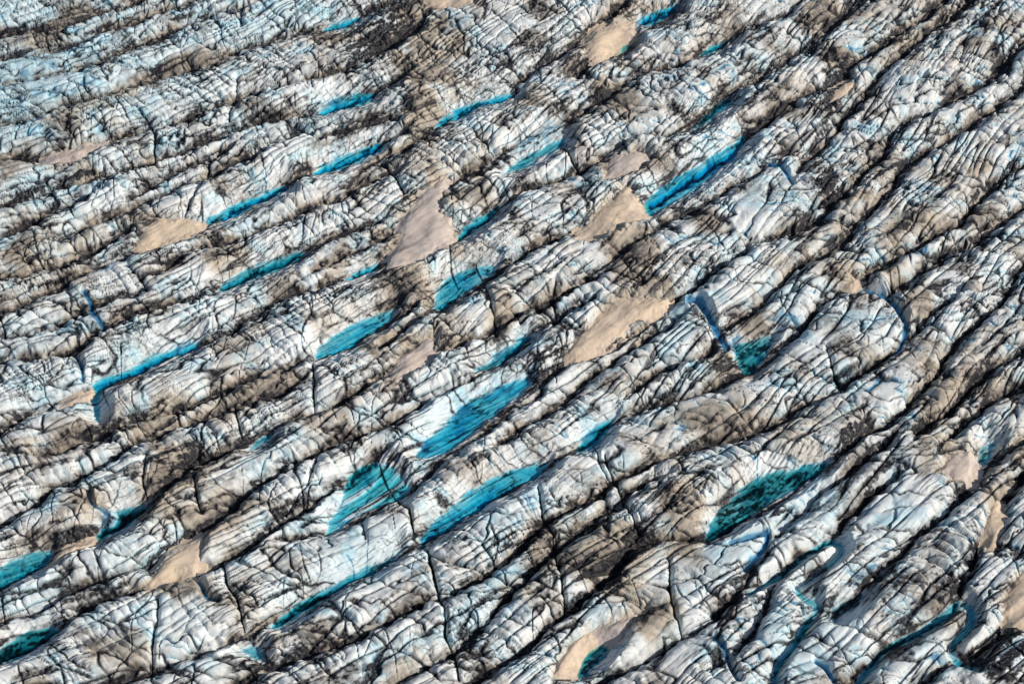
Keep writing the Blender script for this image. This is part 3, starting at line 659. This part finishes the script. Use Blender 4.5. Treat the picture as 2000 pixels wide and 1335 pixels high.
# drifts of old dusty snow
def drift_mat(name, ca_, cb_):
    m, n, l, bs = mat(name); tcx = n.new('ShaderNodeTexCoord'); P = tcx.outputs['Object']
    f = noise(n, l, P, .09, 3, .55); g = noise(n, l, P, 1.8, 4, .7)
    rp = n.new('ShaderNodeMapRange'); rp.inputs[1].default_value = .38; rp.inputs[2].default_value = .62; l.new(f, rp.inputs[0])
    c = mix(n, l, rp.outputs[0], ca_, cb_)
    c = mix(n, l, mth(n, l, 'MULTIPLY', g, .18), c, (.24, .19, .15))
    k_ = noise(n, l, P, 5.5, 3, .8); r3 = n.new('ShaderNodeMapRange'); r3.inputs[1].default_value = .60; r3.inputs[2].default_value = .72; l.new(k_, r3.inputs[0])
    c = mix(n, l, mth(n, l, 'MULTIPLY', r3.outputs[0], .5), c, (.12, .10, .09))
    h_ = noise(n, l, P, .16, 5, .65, 1.5); r2 = n.new('ShaderNodeMapRange'); r2.inputs[1].default_value = .47; r2.inputs[2].default_value = .70; l.new(h_, r2.inputs[0])
    c = mix(n, l, mth(n, l, 'MULTIPLY', r2.outputs[0], .5), c, (.24, .19, .16))
    l.new(c, bs.inputs['Base Color']); bs.inputs['Roughness'].default_value = .85; bs.inputs['Specular IOR Level'].default_value = .1
    b_ = n.new('ShaderNodeBump'); b_.inputs['Strength'].default_value = .35; b_.inputs['Distance'].default_value = .15
    l.new(noise(n, l, P, 2.6, 5, .7), b_.inputs['Height']); l.new(b_.outputs[0], bs.inputs['Normal'])
    return m
DM = {'tan': drift_mat('dusty_snow_tan', (.80, .64, .46), (.68, .55, .43)), 'pink': drift_mat('dusty_snow_pink', (.76, .64, .53), (.62, .54, .49))}
for b, d, top, tone, label in drift_data:
    keep = d > -16
    lens = top - 7 * (1 - sstep(-14, 10, d)) + 2.2 * sstep(0, 22, d) + 3.0 * fbm(U[b] / 60, V[b] / 60, 96, 2) + 1.0 * perlin(A[b] / 60, B[b] / 14, 93) + .4 * perlin(A[b] / 30, B[b] / 5, 97)
    hh, ww = d.shape; ii = np.arange(hh * ww).reshape(hh, ww)
    q = keep[:-1, :-1] & keep[1:, :-1] & keep[:-1, 1:] & keep[1:, 1:]
    Q = np.stack([ii[1:, :-1][q], ii[1:, 1:][q], ii[:-1, 1:][q], ii[:-1, :-1][q]], -1)
    used = np.unique(Q); remap = np.full(hh * ww, -1); remap[used] = np.arange(len(used))
    Q = remap[Q]; nu = len(used)
    xs_, ys_ = U[b].ravel()[used] * S, V[b].ravel()[used] * S; zt = lens.ravel()[used] * S
    co = np.concatenate([np.stack([xs_, ys_, zt], -1), np.stack([xs_, ys_, zt - 1.2], -1)])
    # walls round the border
    E = {}
    for k in range(4):
        for a_, c_ in zip(Q[:, k], Q[:, (k + 1) % 4]): E[(int(a_), int(c_))] = 1
    walls = [(c_, a_, a_ + nu, c_ + nu) for (a_, c_) in E if (c_, a_) not in E]
    qq = np.concatenate([Q, Q[:, ::-1] + nu, np.array(walls)])
    o = new_mesh('snow_drift', co, qq)
    o.data.materials.append(DM[tone]); o['label'] = label; o['category'] = 'snow drift'
    o['group'] = 'dusty snow drifts caught in hollows of the glacier'
# one rounded block of ice standing proud on the right
def height_at(px, py):
    i = int(np.clip(np.searchsorted(gy, py), 1, NY - 1)); j = int(np.clip(np.searchsorted(gx, px), 1, NX - 1)); return float(H[i, j])
import bmesh
from mathutils import noise as mn
bm = bmesh.new(); bmesh.ops.create_icosphere(bm, subdivisions=5, radius=1)
for v in bm.verts:
    p = v.co.copy(); k = 1 + .16 * mn.noise(p * 1.6) + .06 * mn.noise(p * 4) + .02 * mn.noise(p * 11)
    v.co = Vector((p.x * 2.9, p.y * 2.5, p.z * (2.3 if p.z > 0 else 1.6))) * k
me = bpy.data.meshes.new('ice_block'); bm.to_mesh(me); bm.free()
me.polygons.foreach_set('use_smooth', np.ones(len(me.polygons), bool))
X, Y = to_ground(1898, 578); hz = height_at(1898, 578)
blk_o = bpy.data.objects.new('ice_block', me); sc.collection.objects.link(blk_o); blk_o.location = (X * S, Y * S, hz * S + .6)
m, n, l, bs = mat('weathered_ice_block'); tcx = n.new('ShaderNodeTexCoord')
c = mix(n, l, noise(n, l, tcx.outputs['Object'], .5, 5, .7), (.72, .68, .60), (.36, .31, .26)); l.new(c, bs.inputs['Base Color']); bs.inputs['Roughness'].default_value = .6
me.materials.append(m)
blk_o['label'] = 'rounded pale ice block standing proud among ridges near the right edge'; blk_o['category'] = 'ice block'
print("built")
